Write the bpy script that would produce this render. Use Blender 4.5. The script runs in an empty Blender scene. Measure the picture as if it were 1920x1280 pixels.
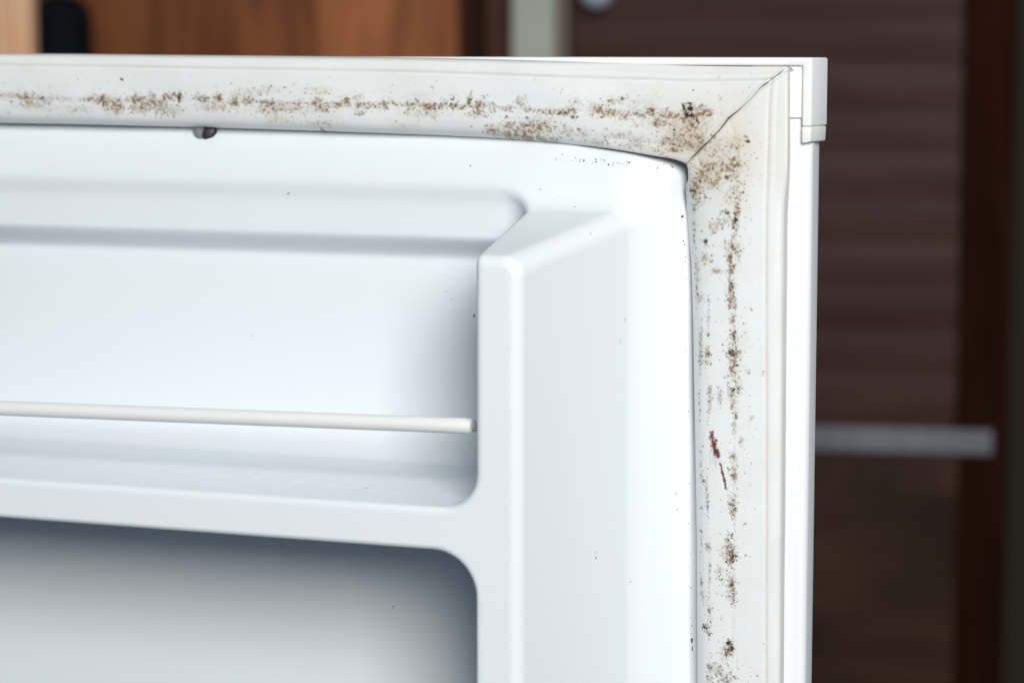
import bpy, bmesh, math, random
import numpy as np
from mathutils import Vector

# ------------------------------------------------------------------ camera, world, lights, exposure
SC = bpy.context.scene
COL = SC.collection
MM = 0.001
TOP = 0.85                      # height of the top of the fridge door above the floor (m)
FPX = 4700.0                    # focal length in pixels of a 1920 px wide frame
YAW, PITCH, DIST = math.radians(20.1), math.radians(6.75), 712.0
FW = np.array([-math.sin(YAW)*math.cos(PITCH), math.cos(YAW)*math.cos(PITCH), -math.sin(PITCH)])
RT = np.array([math.cos(YAW), math.sin(YAW), 0.0])
UP = np.cross(RT, FW)

def ray(px, py):
    px = np.asarray(px, float)[..., None]; py = np.asarray(py, float)[..., None]
    return (px-960)/FPX*RT - (py-640)/FPX*UP + FW

CAM = -ray(1522, 108)*DIST      # door frame in mm: x along the door, y into the room behind, z up; origin = top corner

def on(px, py, h):
    """point of the door (x, z in mm) at height h above the door's flat face, measured from the photograph"""
    d = ray(px, py); t = (-np.asarray(h, float)-CAM[1])/d[..., 1]
    return CAM[0]+d[..., 0]*t, CAM[2]+d[..., 2]*t

def W(x, h, z):
    """door coordinates (mm) -> world metres"""
    return Vector((x*MM, -h*MM, TOP+z*MM))

cam = bpy.data.cameras.new('camera'); co = bpy.data.objects.new('camera', cam); COL.objects.link(co)
co.location = (CAM[0]*MM, CAM[1]*MM, TOP+CAM[2]*MM)
co.rotation_euler = (math.pi/2-PITCH, 0, YAW)
cam.sensor_width = 36; cam.lens = FPX/1920*36
cam.clip_start = 0.05; cam.clip_end = 60
cam.dof.use_dof = True; cam.dof.focus_distance = 0.722; cam.dof.aperture_fstop = 12.0
SC.camera = co

world = bpy.data.worlds.new('World'); SC.world = world; world.use_nodes = True
bg = world.node_tree.nodes['Background']
bg.inputs['Color'].default_value = (0.56, 0.80, 1.0, 1); bg.inputs['Strength'].default_value = 0.15

def area(name, az, el, dist, sx, sy, power, col):
    """a window-like area lamp seen from the door under azimuth az (right of its normal) and elevation el"""
    l = bpy.data.lights.new(name, 'AREA'); l.shape = 'RECTANGLE'; l.size = sx; l.size_y = sy
    l.energy = power; l.color = col
    o = bpy.data.objects.new(name, l); COL.objects.link(o)
    t = Vector((-0.12, 0, TOP-0.08))
    d = Vector((math.sin(az)*math.cos(el), -math.cos(az)*math.cos(el), math.sin(el)))
    o.location = t+d*dist
    o.rotation_euler = (-d).to_track_quat('-Z', 'Y').to_euler()
    return o
R = math.radians
area('window_light', R(31), R(22), 1.9, 0.74, 0.74, 41.5, (1.0, 0.99, 0.97))

SC.view_settings.view_transform = 'Standard'; SC.view_settings.look = 'None'
SC.view_settings.exposure = 0.0; SC.view_settings.gamma = 1.0
SC.render.engine = 'CYCLES'
SC.cycles.use_denoising = True
SC.cycles.max_bounces = 10

rng = np.random.default_rng(7)
random.seed(7)

# ------------------------------------------------------------------ helpers
def mat(name, color, rough=0.5, spec=0.5, metal=0.0, bump=None, vary=None, coat=0.0):
    m = bpy.data.materials.new(name); m.use_nodes = True
    nt = m.node_tree; b = nt.nodes['Principled BSDF']
    b.inputs['Base Color'].default_value = (*color, 1)
    b.inputs['Roughness'].default_value = rough
    b.inputs['Specular IOR Level'].default_value = spec
    b.inputs['Metallic'].default_value = metal
    b.inputs['Coat Weight'].default_value = coat
    tc = nt.nodes.new('ShaderNodeTexCoord')
    if vary:
        sc, amt, stretch = vary
        mp = nt.nodes.new('ShaderNodeMapping'); mp.inputs['Scale'].default_value = stretch
        n = nt.nodes.new('ShaderNodeTexNoise'); n.inputs['Scale'].default_value = sc; n.inputs['Detail'].default_value = 6
        nt.links.new(tc.outputs['Object'], mp.inputs[0]); nt.links.new(mp.outputs[0], n.inputs['Vector'])
        mx = nt.nodes.new('ShaderNodeMix'); mx.data_type = 'RGBA'
        mx.inputs[6].default_value = (*[c*(1-amt) for c in color], 1)
        mx.inputs[7].default_value = (*[min(1, c*(1+amt)) for c in color], 1)
        nt.links.new(n.outputs['Fac'], mx.inputs[0]); nt.links.new(mx.outputs[2], b.inputs['Base Color'])
    if bump:
        sc, st, dist = bump
        n = nt.nodes.new('ShaderNodeTexNoise'); n.inputs['Scale'].default_value = sc; n.inputs['Detail'].default_value = 4
        nt.links.new(tc.outputs['Object'], n.inputs['Vector'])
        bp = nt.nodes.new('ShaderNodeBump'); bp.inputs['Strength'].default_value = st; bp.inputs['Distance'].default_value = dist
        nt.links.new(n.outputs['Fac'], bp.inputs['Height']); nt.links.new(bp.outputs[0], b.inputs['Normal'])
    return m

def wood(name, dark, light, scale, rough, stretch, spec=0.4):
    m = bpy.data.materials.new(name); m.use_nodes = True
    nt = m.node_tree; b = nt.nodes['Principled BSDF']
    tc = nt.nodes.new('ShaderNodeTexCoord'); mp = nt.nodes.new('ShaderNodeMapping'); mp.inputs['Scale'].default_value = stretch
    n = nt.nodes.new('ShaderNodeTexNoise'); n.inputs['Scale'].default_value = scale; n.inputs['Detail'].default_value = 8
    n.inputs['Distortion'].default_value = 0.6
    cr = nt.nodes.new('ShaderNodeValToRGB')
    cr.color_ramp.elements[0].position = 0.34; cr.color_ramp.elements[0].color = (*dark, 1)
    cr.color_ramp.elements[1].position = 0.68; cr.color_ramp.elements[1].color = (*light, 1)
    nt.links.new(tc.outputs['Object'], mp.inputs[0]); nt.links.new(mp.outputs[0], n.inputs['Vector'])
    nt.links.new(n.outputs['Fac'], cr.inputs[0]); nt.links.new(cr.outputs[0], b.inputs['Base Color'])
    b.inputs['Roughness'].default_value = rough; b.inputs['Specular IOR Level'].default_value = spec
    bp = nt.nodes.new('ShaderNodeBump'); bp.inputs['Strength'].default_value = 0.2; bp.inputs['Distance'].default_value = 0.001
    nt.links.new(n.outputs['Fac'], bp.inputs['Height']); nt.links.new(bp.outputs[0], b.inputs['Normal'])
    return m

def link(name, me, m, parent=None):
    o = bpy.data.objects.new(name, me); COL.objects.link(o)
    if m: me.materials.append(m)
    if parent: o.parent = parent
    return o

def thing(name, label, cat):
    o = bpy.data.objects.new(name, None); COL.objects.link(o); o.empty_display_size = 0.05
    o['label'] = label; o['category'] = cat
    return o

def grid_mesh(name, P, smooth=True, flip=False):
    """(n, m, 3) world points -> one quad sheet"""
    n, m_, _ = P.shape
    me = bpy.data.meshes.new(name)
    idx = np.arange(n*m_).reshape(n, m_)
    q = np.stack([idx[:-1, :-1], idx[1:, :-1], idx[1:, 1:], idx[:-1, 1:]], -1).reshape(-1, 4)
    if flip: q = q[:, ::-1]
    fill(me, P.reshape(-1, 3), q, smooth)
    return me

def fill(me, V, Q, smooth=True):
    V = np.ascontiguousarray(V, np.float32); Q = np.ascontiguousarray(Q, np.int32); k = Q.shape[1]
    me.vertices.add(len(V)); me.vertices.foreach_set('co', V.ravel())
    me.loops.add(Q.size); me.loops.foreach_set('vertex_index', Q.ravel())
    me.polygons.add(len(Q))
    me.polygons.foreach_set('loop_start', np.arange(0, Q.size, k, dtype=np.int32))
    me.polygons.foreach_set('use_smooth', np.full(len(Q), smooth, bool))
    me.update(calc_edges=True); me.validate()

def prism(name, poly, h0, h1, m, parent, bevel=0.5, seg=3):
    """polygon in the door plane (x, z in mm) extruded from height h0 to h1, edges rounded"""
    bm = bmesh.new()
    a = [bm.verts.new(W(x, h0, z)) for x, z in poly]; b = [bm.verts.new(W(x, h1, z)) for x, z in poly]
    n = len(poly)
    bm.faces.new(a); bm.faces.new(b[::-1])
    for i in range(n): bm.faces.new((a[i], b[i], b[(i+1) % n], a[(i+1) % n]))
    bmesh.ops.recalc_face_normals(bm, faces=bm.faces)
    if bevel: bmesh.ops.bevel(bm, geom=bm.edges[:], offset=bevel*MM, segments=seg, profile=0.5, affect='EDGES')
    for f in bm.faces: f.smooth = True
    me = bpy.data.meshes.new(name); bm.to_mesh(me); bm.free()
    return link(name, me, m, parent)

def S(i, e0, e1):
    t = np.clip((i-e0)/(e1-e0), 0, 1); return t*t*(3-2*t)

# ------------------------------------------------------------------ materials
M_liner = mat('liner_plastic', (0.795, 0.84, 0.872), 0.30, 0.38, bump=(45, 0.04, 0.002), vary=(14, 0.012, (1, 1, 1)))
M_shell = mat('enamelled_steel', (0.83, 0.85, 0.86), 0.3, 0.5, vary=(30, 0.02, (1, 1, 1)))
M_cap = mat('cap_plastic', (0.84, 0.85, 0.84), 0.35, 0.5, bump=(700, 0.08, 0.0004), vary=(60, 0.03, (1, 1, 1)))
M_foot = mat('aged_cap_plastic', (0.82, 0.81, 0.77), 0.4, 0.5, bump=(700, 0.08, 0.0004), vary=(120, 0.06, (1, 1, 1)))
M_rod = mat('rod_enamel', (0.84, 0.84, 0.825), 0.38, 0.45, vary=(90, 0.03, (1, 1, 1)))
M_speck = mat('mould_dark', (0.045, 0.042, 0.036), 0.9, 0.1)
M_brown = mat('rust_brown', (0.36, 0.22, 0.11), 0.8, 0.1)
M_dry = mat('dried_splash', (0.86, 0.89, 0.90), 0.35, 0.5)
M_screw = mat('screw_steel', (0.34, 0.37, 0.35), 0.5, 0.5, metal=0.5, vary=(500, 0.5, (1, 1, 1)))
M_screwdirt = mat('screw_dirt', (0.02, 0.022, 0.028), 0.45, 0.4)

# ------------------------------------------------------------------ the fridge door
door = thing('fridge_door', 'white open fridge door with a mouldy rubber seal, seen from inside', 'fridge door')
door.location = (0, 0, 0)

# --- the vacuum formed liner, as a signed distance field (mm) turned into a smooth mesh
def rmax(a, b, r):
    return np.minimum(-r, np.maximum(a, b)) + np.hypot(np.maximum(r+a, 0), np.maximum(r+b, 0))
def rmin(a, b, r):
    return np.maximum(r, np.minimum(a, b)) - np.hypot(np.maximum(r-a, 0), np.maximum(r-b, 0))
def plane(u, v, u0, v0, u1, v1, side):
    """signed distance to the line (u0,v0)-(u1,v1), positive on the side's side"""
    du, dv = u1-u0, v1-v0; L = math.hypot(du, dv)
    return ((u-u0)*dv - (v-v0)*du)/L*side
HF, HC, HS = 11.0, 60.0, 60.0       # heights of the frame face, the side walls and the shelf front
def liner_sdf(X, Z, H):
    # raised frame with sloping rims
    top = plane(Z, H, -20.5, 0.0, -31.0, HF, -1) if False else ((Z+20.5)*HF + H*10.5)/math.hypot(HF, 10.5)
    rgt = ((X+34.2)*10.5 + (H-0.5)*12.0)/math.hypot(10.5, 12.0)
    fr = rmax(rmax(top, rgt, 9.0), H-HF, 6.0)
    # the side wall standing out from the frame
    out = ((X+66.8)*49 + (H-HC)*18.6)/math.hypot(49, 18.6)
    fac = ((Z+54.2)*49 + (H-HC)*11.0)/math.hypot(49, 11.0)
    dk = rmax(out, fac, 5.5)
    dk = rmax(dk, H-HC, 2.6)
    dk = np.maximum(dk, -84.0-X)
    s = rmin(fr, dk, 6.5)
    slab = np.maximum(np.maximum(X+74.0, Z+90.0), H-HS)
    s = np.minimum(s, slab)
    # upper pocket
    wx = X - (-79.6 - 1.6*(HC-H)/HC)
    wz = (-125.0 + 3.0*(HC-H)/HC) - Z
    a1 = rmax(wx, wz, 10.0)
    # its floor: a rounded bar along the top, then a step down to the flat back
    u = np.logaddexp(0, (Z+42.0)/0.9)*0.9
    t = np.clip((Z+60.9)/8.2, 0, 1); st = t*t*(3-2*t); dst = 6*t*(1-t)/8.2
    base = 9.3+0.06*(Z+44)+0.62*u
    flo = 0.7+(base-0.7)*st
    dfl = (0.06+0.62/(1+np.exp(-np.clip((Z+42.0)/0.9, -40, 40))))*st+(base-0.7)*dst
    a1 = rmax(a1, (flo-H)/np.sqrt(1+dfl*dfl), 8.0)
    s = rmax(s, -a1, 1.8)
    # lower pocket
    wx2 = X - (-79.8 - 1.6*(HC-H)/HC)
    wz2 = Z - (-137.2 - 2.0*(HC-H)/HC)
    a2 = rmax(wx2, wz2, 13.0)
    a2 = rmax(a2, -14.0-H, 12.0)
    s = rmax(s, -a2, 1.6)
    return s

def sdf_grad(P):
    e = 0.02
    g = np.empty_like(P)
    for k in range(3):
        d = np.zeros(3); d[k] = e
        a, b = P+d, P-d
        g[:, k] = (liner_sdf(a[:, 0], a[:, 1], a[:, 2])-liner_sdf(b[:, 0], b[:, 1], b[:, 2]))/(2*e)
    return g

def surface_nets(lo, hi, step):
    ax = [np.arange(lo[k], hi[k]+step*0.5, step) for k in range(3)]
    G = np.meshgrid(*ax, indexing='ij')
    F = liner_sdf(G[0], G[1], G[2])
    del G
    neg = F < 0
    n0, n1, n2 = F.shape
    cnt = np.zeros((n0-1, n1-1, n2-1), np.int8)
    for i in (0, 1):
        for j in (0, 1):
            for k in (0, 1):
                cnt += neg[i:n0-1+i, j:n1-1+j, k:n2-1+k]
    act = (cnt > 0) & (cnt < 8)
    ids = np.full(act.shape, -1, np.int64)
    ci = np.argwhere(act)
    ids[act] = np.arange(len(ci))
    acc = np.zeros((len(ci), 3)); num = np.zeros(len(ci))
    for axis in range(3):
        for b in (0, 1):
            for c in (0, 1):
                o = [0, 0, 0]; oth = [q for q in range(3) if q != axis]
                o[oth[0]], o[oth[1]] = b, c
                p = ci+o; q = p.copy(); q[:, axis] += 1
                fa = F[p[:, 0], p[:, 1], p[:, 2]]; fb = F[q[:, 0], q[:, 1], q[:, 2]]
                x = (fa < 0) != (fb < 0)
                t = np.where(x, fa/np.where(x, fa-fb, 1), 0)
                pos = p.astype(float); pos[:, axis] += t
                acc[x] += pos[x]; num[x] += 1
    V = np.array(lo)+acc/num[:, None]*step
    for _ in range(4):
        f = liner_sdf(V[:, 0], V[:, 1], V[:, 2]); g = sdf_grad(V)
        d = f[:, None]*g/np.maximum((g*g).sum(1), 1e-3)[:, None]
        V -= np.clip(d, -0.5, 0.5)
    quads = []
    for axis in range(3):
        sl_a = [slice(1, -1)]*3; sl_b = [slice(1, -1)]*3
        sl_a[axis] = slice(0, -1); sl_b[axis] = slice(1, None)
        A = neg[tuple(sl_a)]; B = neg[tuple(sl_b)]
        for flip, msk in ((False, A & ~B), (True, ~A & B)):
            e = np.argwhere(msk)
            for k in range(3):
                if k != axis: e[:, k] += 1
            u, v = [k for k in range(3) if k != axis]
            def cell(du, dv):
                c = e.copy(); c[:, u] -= du; c[:, v] -= dv
                return ids[c[:, 0], c[:, 1], c[:, 2]]
            q = np.stack([cell(1, 1), cell(0, 1), cell(0, 0), cell(1, 0)], 1)
            if axis == 1: q = q[:, ::-1]
            if flip: q = q[:, ::-1]
            quads.append(q)
    Q = np.concatenate(quads)
    return V, Q

V, Q = surface_nets((-290, -220, -17), (-28, -18, 63), 1.0)
g = sdf_grad(V); g /= np.maximum(np.linalg.norm(g, axis=1), 1e-6)[:, None]
me = bpy.data.meshes.new('liner')
Vw = np.stack([V[:, 0]*MM, -V[:, 2]*MM, TOP+V[:, 1]*MM], 1)
Nw = np.stack([g[:, 0], -g[:, 2], g[:, 1]], 1)
# (x, z, h) -> (x, -h, z) keeps handedness: check one face and flip if needed
a, b, c = Vw[Q[:, 0]], Vw[Q[:, 1]], Vw[Q[:, 2]]
if (np.einsum('ij,ij->i', np.cross(b-a, c-a), Nw[Q[:, 0]]) > 0).mean() < 0.5: Q = Q[:, ::-1]
fill(me, Vw, Q)
me.normals_split_custom_set_from_vertices(Nw.tolist())
liner = link('liner', me, M_liner, door)

def hit(px, py):
    """where the sight line through a photo point meets the liner: points (x, z, h) and normals, in mm"""
    d = ray(px, py).reshape(-1, 3); d = d/np.linalg.norm(d, axis=1)[:, None]
    t = np.full(len(d), 600.0)
    for _ in range(140):
        p = CAM+d*t[:, None]
        t += 0.6*liner_sdf(p[:, 0], p[:, 2], -p[:, 1])
    p = CAM+d*t[:, None]
    P = np.stack([p[:, 0], p[:, 2], -p[:, 1]], 1)
    n = sdf_grad(P); n /= np.linalg.norm(n, axis=1)[:, None]
    return P, n

def decals(name, spots, m, lift=0.05, parent=None):
    """thin irregular patches of dirt lying on the liner; spots = (px, py, rx, ry, angle) in photo pixels"""
    sp = np.array(spots, float)
    P, n = hit(sp[:, 0], sp[:, 1])
    V = []; Fc = []
    for (px, py, rx, ry, an), p, nn in zip(sp, P, n):
        t = np.array([1.0, 0, 0]); t -= nn*t.dot(nn); t /= max(np.linalg.norm(t), 1e-6); b_ = np.cross(nn, t)
        k = 9; base = len(V)
        V.append(p+nn*lift*1.6)
        ca, sa = math.cos(an), math.sin(an)
        for i in range(k):
            th = 2*math.pi*i/k; q = random.uniform(0.65, 1.2)
            x, y = rx*math.cos(th)*q/6.6, ry*math.sin(th)*q/6.6
            V.append(p+nn*lift*0.5+t*(x*ca-y*sa)+b_*(x*sa+y*ca))
        for i in range(k): Fc.append((base, base+1+i, base+1+(i+1) % k))
    V = np.array(V)
    me = bpy.data.meshes.new(name)
    fill(me, np.stack([V[:, 0]*MM, -V[:, 2]*MM, TOP+V[:, 1]*MM], 1), np.array(Fc))
    o = link(name, me, m, parent); o['kind'] = 'stuff'
    return o

sp = []
for _ in range(34):                                  # mould along the liner's rim under the seal
    x = random.uniform(1040, 1262); y = 293+(x-1040)*0.066+random.gauss(0, 4)+4
    r = random.choice((0.7, 0.9, 1.1, 1.6)); sp.append((x, y, r*1.3, r, random.uniform(0, 3)))
for _ in range(40):                                  # and along its right rim
    y = random.uniform(320, 1275); x = 1284+(y-320)*0.0185+random.gauss(0, 3)-3
    r = random.choice((0.5, 0.6, 0.8, 1.1)); sp.append((x, y, r, r*1.4, random.uniform(0, 3)))
sp += [(1279, 406, 3.4, 2.2, 0.5), (1281, 452, 1.6, 2.2, 0), (1283, 458, 1.2, 1.2, 0), (1300, 1214, 4.5, 7, 0.3), (1297, 1200, 3, 5, 0.1),
       (889, 592, 1.8, 3.6, 0), (737, 1137, 1.8, 1.8, 0), (1078, 388, 1.6, 1.1, 0), (1013, 355, 1.2, 1.6, 0.6),
       (1268, 925, 1.4, 1.4, 0), (1270, 955, 1.2, 1.6, 0), (1182, 1090, 1.1, 1.4, 0), (1172, 600, 0.7, 4, 0), (1163, 640, 0.6, 5, 0),
       (540, 363, 4.2, 1.1, 0.35), (882, 311, 1.2, 2.6, 0.2), (471, 630, 1.0, 1.3, 0), (846, 561, 1.1, 1.3, 0), (836, 546, 0.9, 0.9, 0),
       (212, 907, 1.6, 1.2, 0), (346, 908, 1.4, 1.0, 0), (187, 878, 1.3, 1.6, 0), (480, 887, 1.2, 1.0, 0), (546, 901, 1.6, 0.8, 0), (610, 908, 1.4, 0.8, 0),
       (1107, 437, 4.5, 0.7, -0.8), (745, 862, 1.2, 1.2, 0), (688, 915, 4.5, 0.8, 0.2)]
decals('mould_speck', sp, M_speck, parent=liner)
decals('rust_mark', [(1117, 1045, 1.8, 3.6, 0.3), (1118, 1035, 0.8, 2.6, 0.1), (1050, 368, 1.2, 0.7, 0)], M_brown, parent=liner)
dry = []
for x, y, rx in ((50, 857, 9), (75, 868, 18), (98, 865, 10), (122, 869, 9), (185, 878, 15), (202, 893, 6), (155, 892, 4), (240, 897, 8), (290, 894, 10), (302, 877, 18),
                 (335, 883, 20), (375, 881, 15), (425, 883, 9), (408, 892, 30), (470, 885, 14), (495, 889, 12), (485, 896, 16), (520, 893, 10), (510, 901, 12),
                 (600, 895, 10), (560, 903, 18), (620, 909, 22), (455, 920, 7), (660, 914, 16), (700, 919, 18), (272, 901, 5), (740, 925, 14)):
    dry.append((x, y, rx, rx*random.uniform(0.5, 0.9), random.uniform(-0.1, 0.1)))
decals('dried_splash', dry, M_dry, 0.03, parent=liner)

# --- the retaining rod across the shelf
def lathe_x(name, x0, x1, z0, z1, h, rad, m, parent, rnd=0.8):
    prof = [(0.0, 0.01)]+[(rnd*(1-math.cos(a)), rad-rnd+rnd*math.sin(a)) for a in np.linspace(0, math.pi/2, 6)]
    L = x1-x0
    st = [(p[0], p[1]) for p in prof]+[(L*q, rad) for q in np.linspace(0.05, 0.95, 24)]+[(L-p[0], p[1]) for p in prof[::-1]]
    k = 32; P = np.zeros((len(st), k+1, 3))
    for i, (s, r_) in enumerate(st):
        for j in range(k+1):
            a = 2*math.pi*j/k
            zc = z0+(z1-z0)*s/L
            P[i, j] = W(x0+s, h+r_*math.cos(a), zc+r_*math.sin(a))
    return link(name, grid_mesh(name, P, flip=True), m, parent)
rx0, rz0 = on(-60, 762.5, 51); rx1, rz1 = on(886.5, 798.6, 51)
lathe_x('retaining_rod', float(rx0), float(rx1), float(rz0), float(rz1), 51, 2.25, M_rod, door)
M_pin = mat('rod_pin_plastic', (0.45, 0.45, 0.42), 0.5, 0.4, vary=(200, 0.15, (1, 1, 1)))
lathe_x('rod_pin', float(rx1)-1.0, float(rx1)+5.0, float(rz1), float(rz1), 50.6, 1.6, M_pin, door, 0.2)

# --- shell, cap
XS = 0.35                                            # right side of the steel shell
prism('door_shell', [(-300, -1.2), (XS, -1.2), (XS, -838), (-36, -838), (-36, -33), (-300, -33)], -11.5, 0.0, M_shell, door, 2.4, 6)
prism('door_back', [(-300, -4), (-9.5, -4), (-9.5, -838), (-300, -838)], -46, -26, M_shell, door, 3, 4)
prism('door_core', [(-300, -5), (-12, -5), (-12, -838), (-34, -838), (-34, -31), (-300, -31)], -25.9, -11.6, M_shell, door, 0)
xl, _ = on(1503.5, 180, 2.2); xr = 0.55
zb, zf, zi = float(on(1510, 238, 2.2)[1]), float(on(1510, 269, 2.2)[1]), float(on(1450, 123.5, 2.2)[1])
def flare(o, k):
    """draft of the moulded side: it widens towards the back"""
    for v in o.data.vertices:
        if v.co.x > (xr-1.2)*MM: v.co.x += k*(v.co.y+2.2*MM)
cap = prism('end_cap', [(-300, 0), (xr, 0), (xr, zb), (float(xl), zb), (float(xl), zi), (-300, zi)], -8.5, 2.2, M_cap, door, 0.75, 4); flare(cap, 0.22)
prism('cap_foot', [(float(xl), zb-0.03), (xr, zb-0.03), (xr-0.25, zf+0.4), (float(xl)+0.9, zf), (float(xl)+0.05, zf)], -8.2, 2.0, M_foot, cap, 0.45, 3)
flare(bpy.data.objects['cap_foot'], 0.21)
prism('joint_dirt', [(float(xl)-0.24, zb+1), (float(xl)-0.02, zb+1), (float(xl)-0.02, zi-0.01), (-15, zi-0.01), (-15, zi-0.07), (float(xl)-0.24, zi-0.07)], 0.05, 0.55, M_brown, cap, 0)
px0 = float(on(1408, 124, 1.0)[0]); pz = float(on(1490, 221, 1.0)[1])
prism('cap_plate', [(px0, zi-0.06), (float(xl)-0.2, zi-0.06), (float(xl)-0.2, pz), (px0, pz)], 0.1, 0.9, M_cap, cap, 0.15, 2)

# --- the screw half hidden under the seal
def screw(px, py, rad):
    p, n = hit(np.array([px]), np.array([py])); p = p[0]; n = Vector((0.1, -1, 0.25)).normalized(); p = p+np.array([0, 0, 1.6])
    prof = [(rad*1.0, -0.3), (rad, 0.15), (rad*0.93, 0.5), (rad*0.75, 0.9), (rad*0.45, 1.2), (rad*0.02, 1.3)]
    q = n.to_track_quat('Z', 'Y'); k = 28
    P = np.zeros((len(prof), k+1, 3))
    for i, (r_, h_) in enumerate(prof):
        for j in range(k+1):
            a = 2*math.pi*j/k
            P[i, j] = W(p[0], p[2], p[1])+q @ (Vector((r_*math.cos(a), r_*math.sin(a), h_))*MM)
    o = link('screw', grid_mesh('screw', P), M_screw, door)
    ex = Vector((1, 0, 0)); ex = (ex-n*ex.dot(n)).normalized(); ez = -n.cross(ex)      # dirt caking the slot and the right of the head
    rows = []
    for i, (r_, h_) in enumerate(prof):
        row = []
        for j in range(21):
            a = R(-112)+R(14)*math.sin(i*2.1)+R(205)*j/20
            q_ = 1.05+0.05*math.sin(j*2.3+i)
            row.append(W(p[0], p[2], p[1])+(ex*(r_*math.cos(a)*q_+0.25)+ez*(r_*math.sin(a)*q_)+n*(h_+0.16))*MM)
        rows.append(row)
    link('screw_dirt', grid_mesh('screw_dirt', np.array(rows)), M_screwdirt, o)
screw(388, 243, 3.7)

# ------------------------------------------------------------------ the rubber seal
def smooth_interp(x, xs, ys):
    """cubic Hermite through the stations with limited slopes"""
    d = np.diff(ys)/np.diff(xs); m = np.zeros_like(ys); m[1:-1] = np.where(d[1:]*d[:-1] > 0, 2*d[1:]*d[:-1]/(d[1:]+d[:-1]+1e-12), 0)
    m[0], m[-1] = d[0], d[-1]
    i = np.clip(np.searchsorted(xs, x)-1, 0, len(xs)-2); w = xs[i+1]-xs[i]; t = (x-xs[i])/w
    return (2*t**3-3*t**2+1)*ys[i]+(t**3-2*t**2+t)*w*m[i]+(-2*t**3+3*t**2)*ys[i+1]+(t**3-t**2)*w*m[i+1]

prof_v = np.array([0, .012, .035, .07, .12, .20, .30, .43, .46, .49, .60, .72, .78, .80, .82, .88, .94, .98, 1.0])
prof_h = np.array([1.5, 4.0, 6.2, 7.8, 9.0, 9.9, 10.35, 10.55, 10.46, 10.56, 10.5, 10.2, 9.95, 9.35, 9.55, 9.3, 8.7, 7.6, 5.8])
NV = 190
vv = np.linspace(0, 1, NV)
hh = smooth_interp(vv, prof_v, prof_h)
hh = np.where(vv > 0.03, np.convolve(np.pad(hh, 2, mode='edge'), [.1, .2, .4, .2, .1], 'valid'), hh)
lev = [0.0, 0.46, 0.80, 1.0]
# photo stations: along the seal, position of inner edge, middle crease, lip groove, outer edge
top_st = np.array([[-70, 229, 181, 118.5, 99], [0, 231, 183, 121, 100.3], [160, 234, 187, 123.5, 101.5], [320, 238, 190, 126.5, 103.2], [480, 242.5, 193, 129, 104.6], [640, 248, 195, 131.5, 106.2],
                   [800, 254, 199, 135, 108.8], [900, 259, 202, 138.5, 110.8], [1000, 265, 206, 142, 113.4], [1100, 273.5, 209, 145, 116.5], [1180, 284.5, 211, 147.5, 119.5], [1230, 293, 212, 149, 121.5],
                   [1262, 297.5, 212, 150.5, 122.6], [1278, 302, 211, 151, 123.2], [1300, 312, 210, 151.5, 123.8], [1400, 318, 205, 150.5, 125.2], [1440, 318, 205, 149.5, 125.4], [1480, 318, 205, 149, 125]])
rgt_st = np.array([[120, 1270, 1385, 1447, 1477], [250, 1275, 1383, 1441, 1476.3], [292, 1279, 1382, 1440, 1475.8], [306, 1285.5, 1381, 1439.5, 1475.6], [318, 1289, 1381, 1439.3, 1475.4], [334, 1290, 1380, 1439, 1475.2],
                   [352, 1286, 1380, 1438.6, 1475], [405, 1288.5, 1379, 1437.5, 1474.3], [500, 1296, 1377, 1436.5, 1473.4], [624, 1299.5, 1375.5, 1437, 1472.4], [800, 1302.5, 1375, 1437.3, 1471],
                   [1000, 1306, 1374, 1437.2, 1469.3], [1280, 1307.5, 1370, 1436.8, 1467], [1360, 1308, 1369, 1436.6, 1466.3]])
seam_v = np.array([0, 0.08, 0.2, 0.35, 0.46, 0.6, 0.72, 0.80, 0.9, 1.0])
seam_x = np.array([1286.5, 1296, 1318, 1348, 1368, 1402, 1428, 1447, 1462, 1477])
seam_y = np.array([307.5, 298, 276, 245, 221, 191, 164, 148, 137, 125.5])
sm_x, sm_y = np.interp(vv, seam_v, seam_x), np.interp(vv, seam_v, seam_y)
wob = 1.0*np.sin(vv*23+1)+0.5*np.sin(vv*51)+0.15*np.sin(vv*121+2); sm_x = sm_x+wob*0.4; sm_y = sm_y+wob*0.35

def cross(levels_px):
    """(n, 4) positions of the four levels -> (n, NV) positions across the seal, smooth between the levels"""
    out = np.empty((len(levels_px), NV))
    # one cubic through the four levels (Lagrange), blended with straight spans for stability
    L = np.array(lev)
    cub = np.zeros_like(out)
    for i in range(4):
        w = np.ones(NV)
        for j in range(4):
            if i != j: w *= (vv-L[j])/(L[i]-L[j])
        cub += levels_px[:, i:i+1]*w
    lin = np.stack([np.interp(vv, L, row) for row in levels_px])
    return 0.35*cub+0.65*lin

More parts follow.
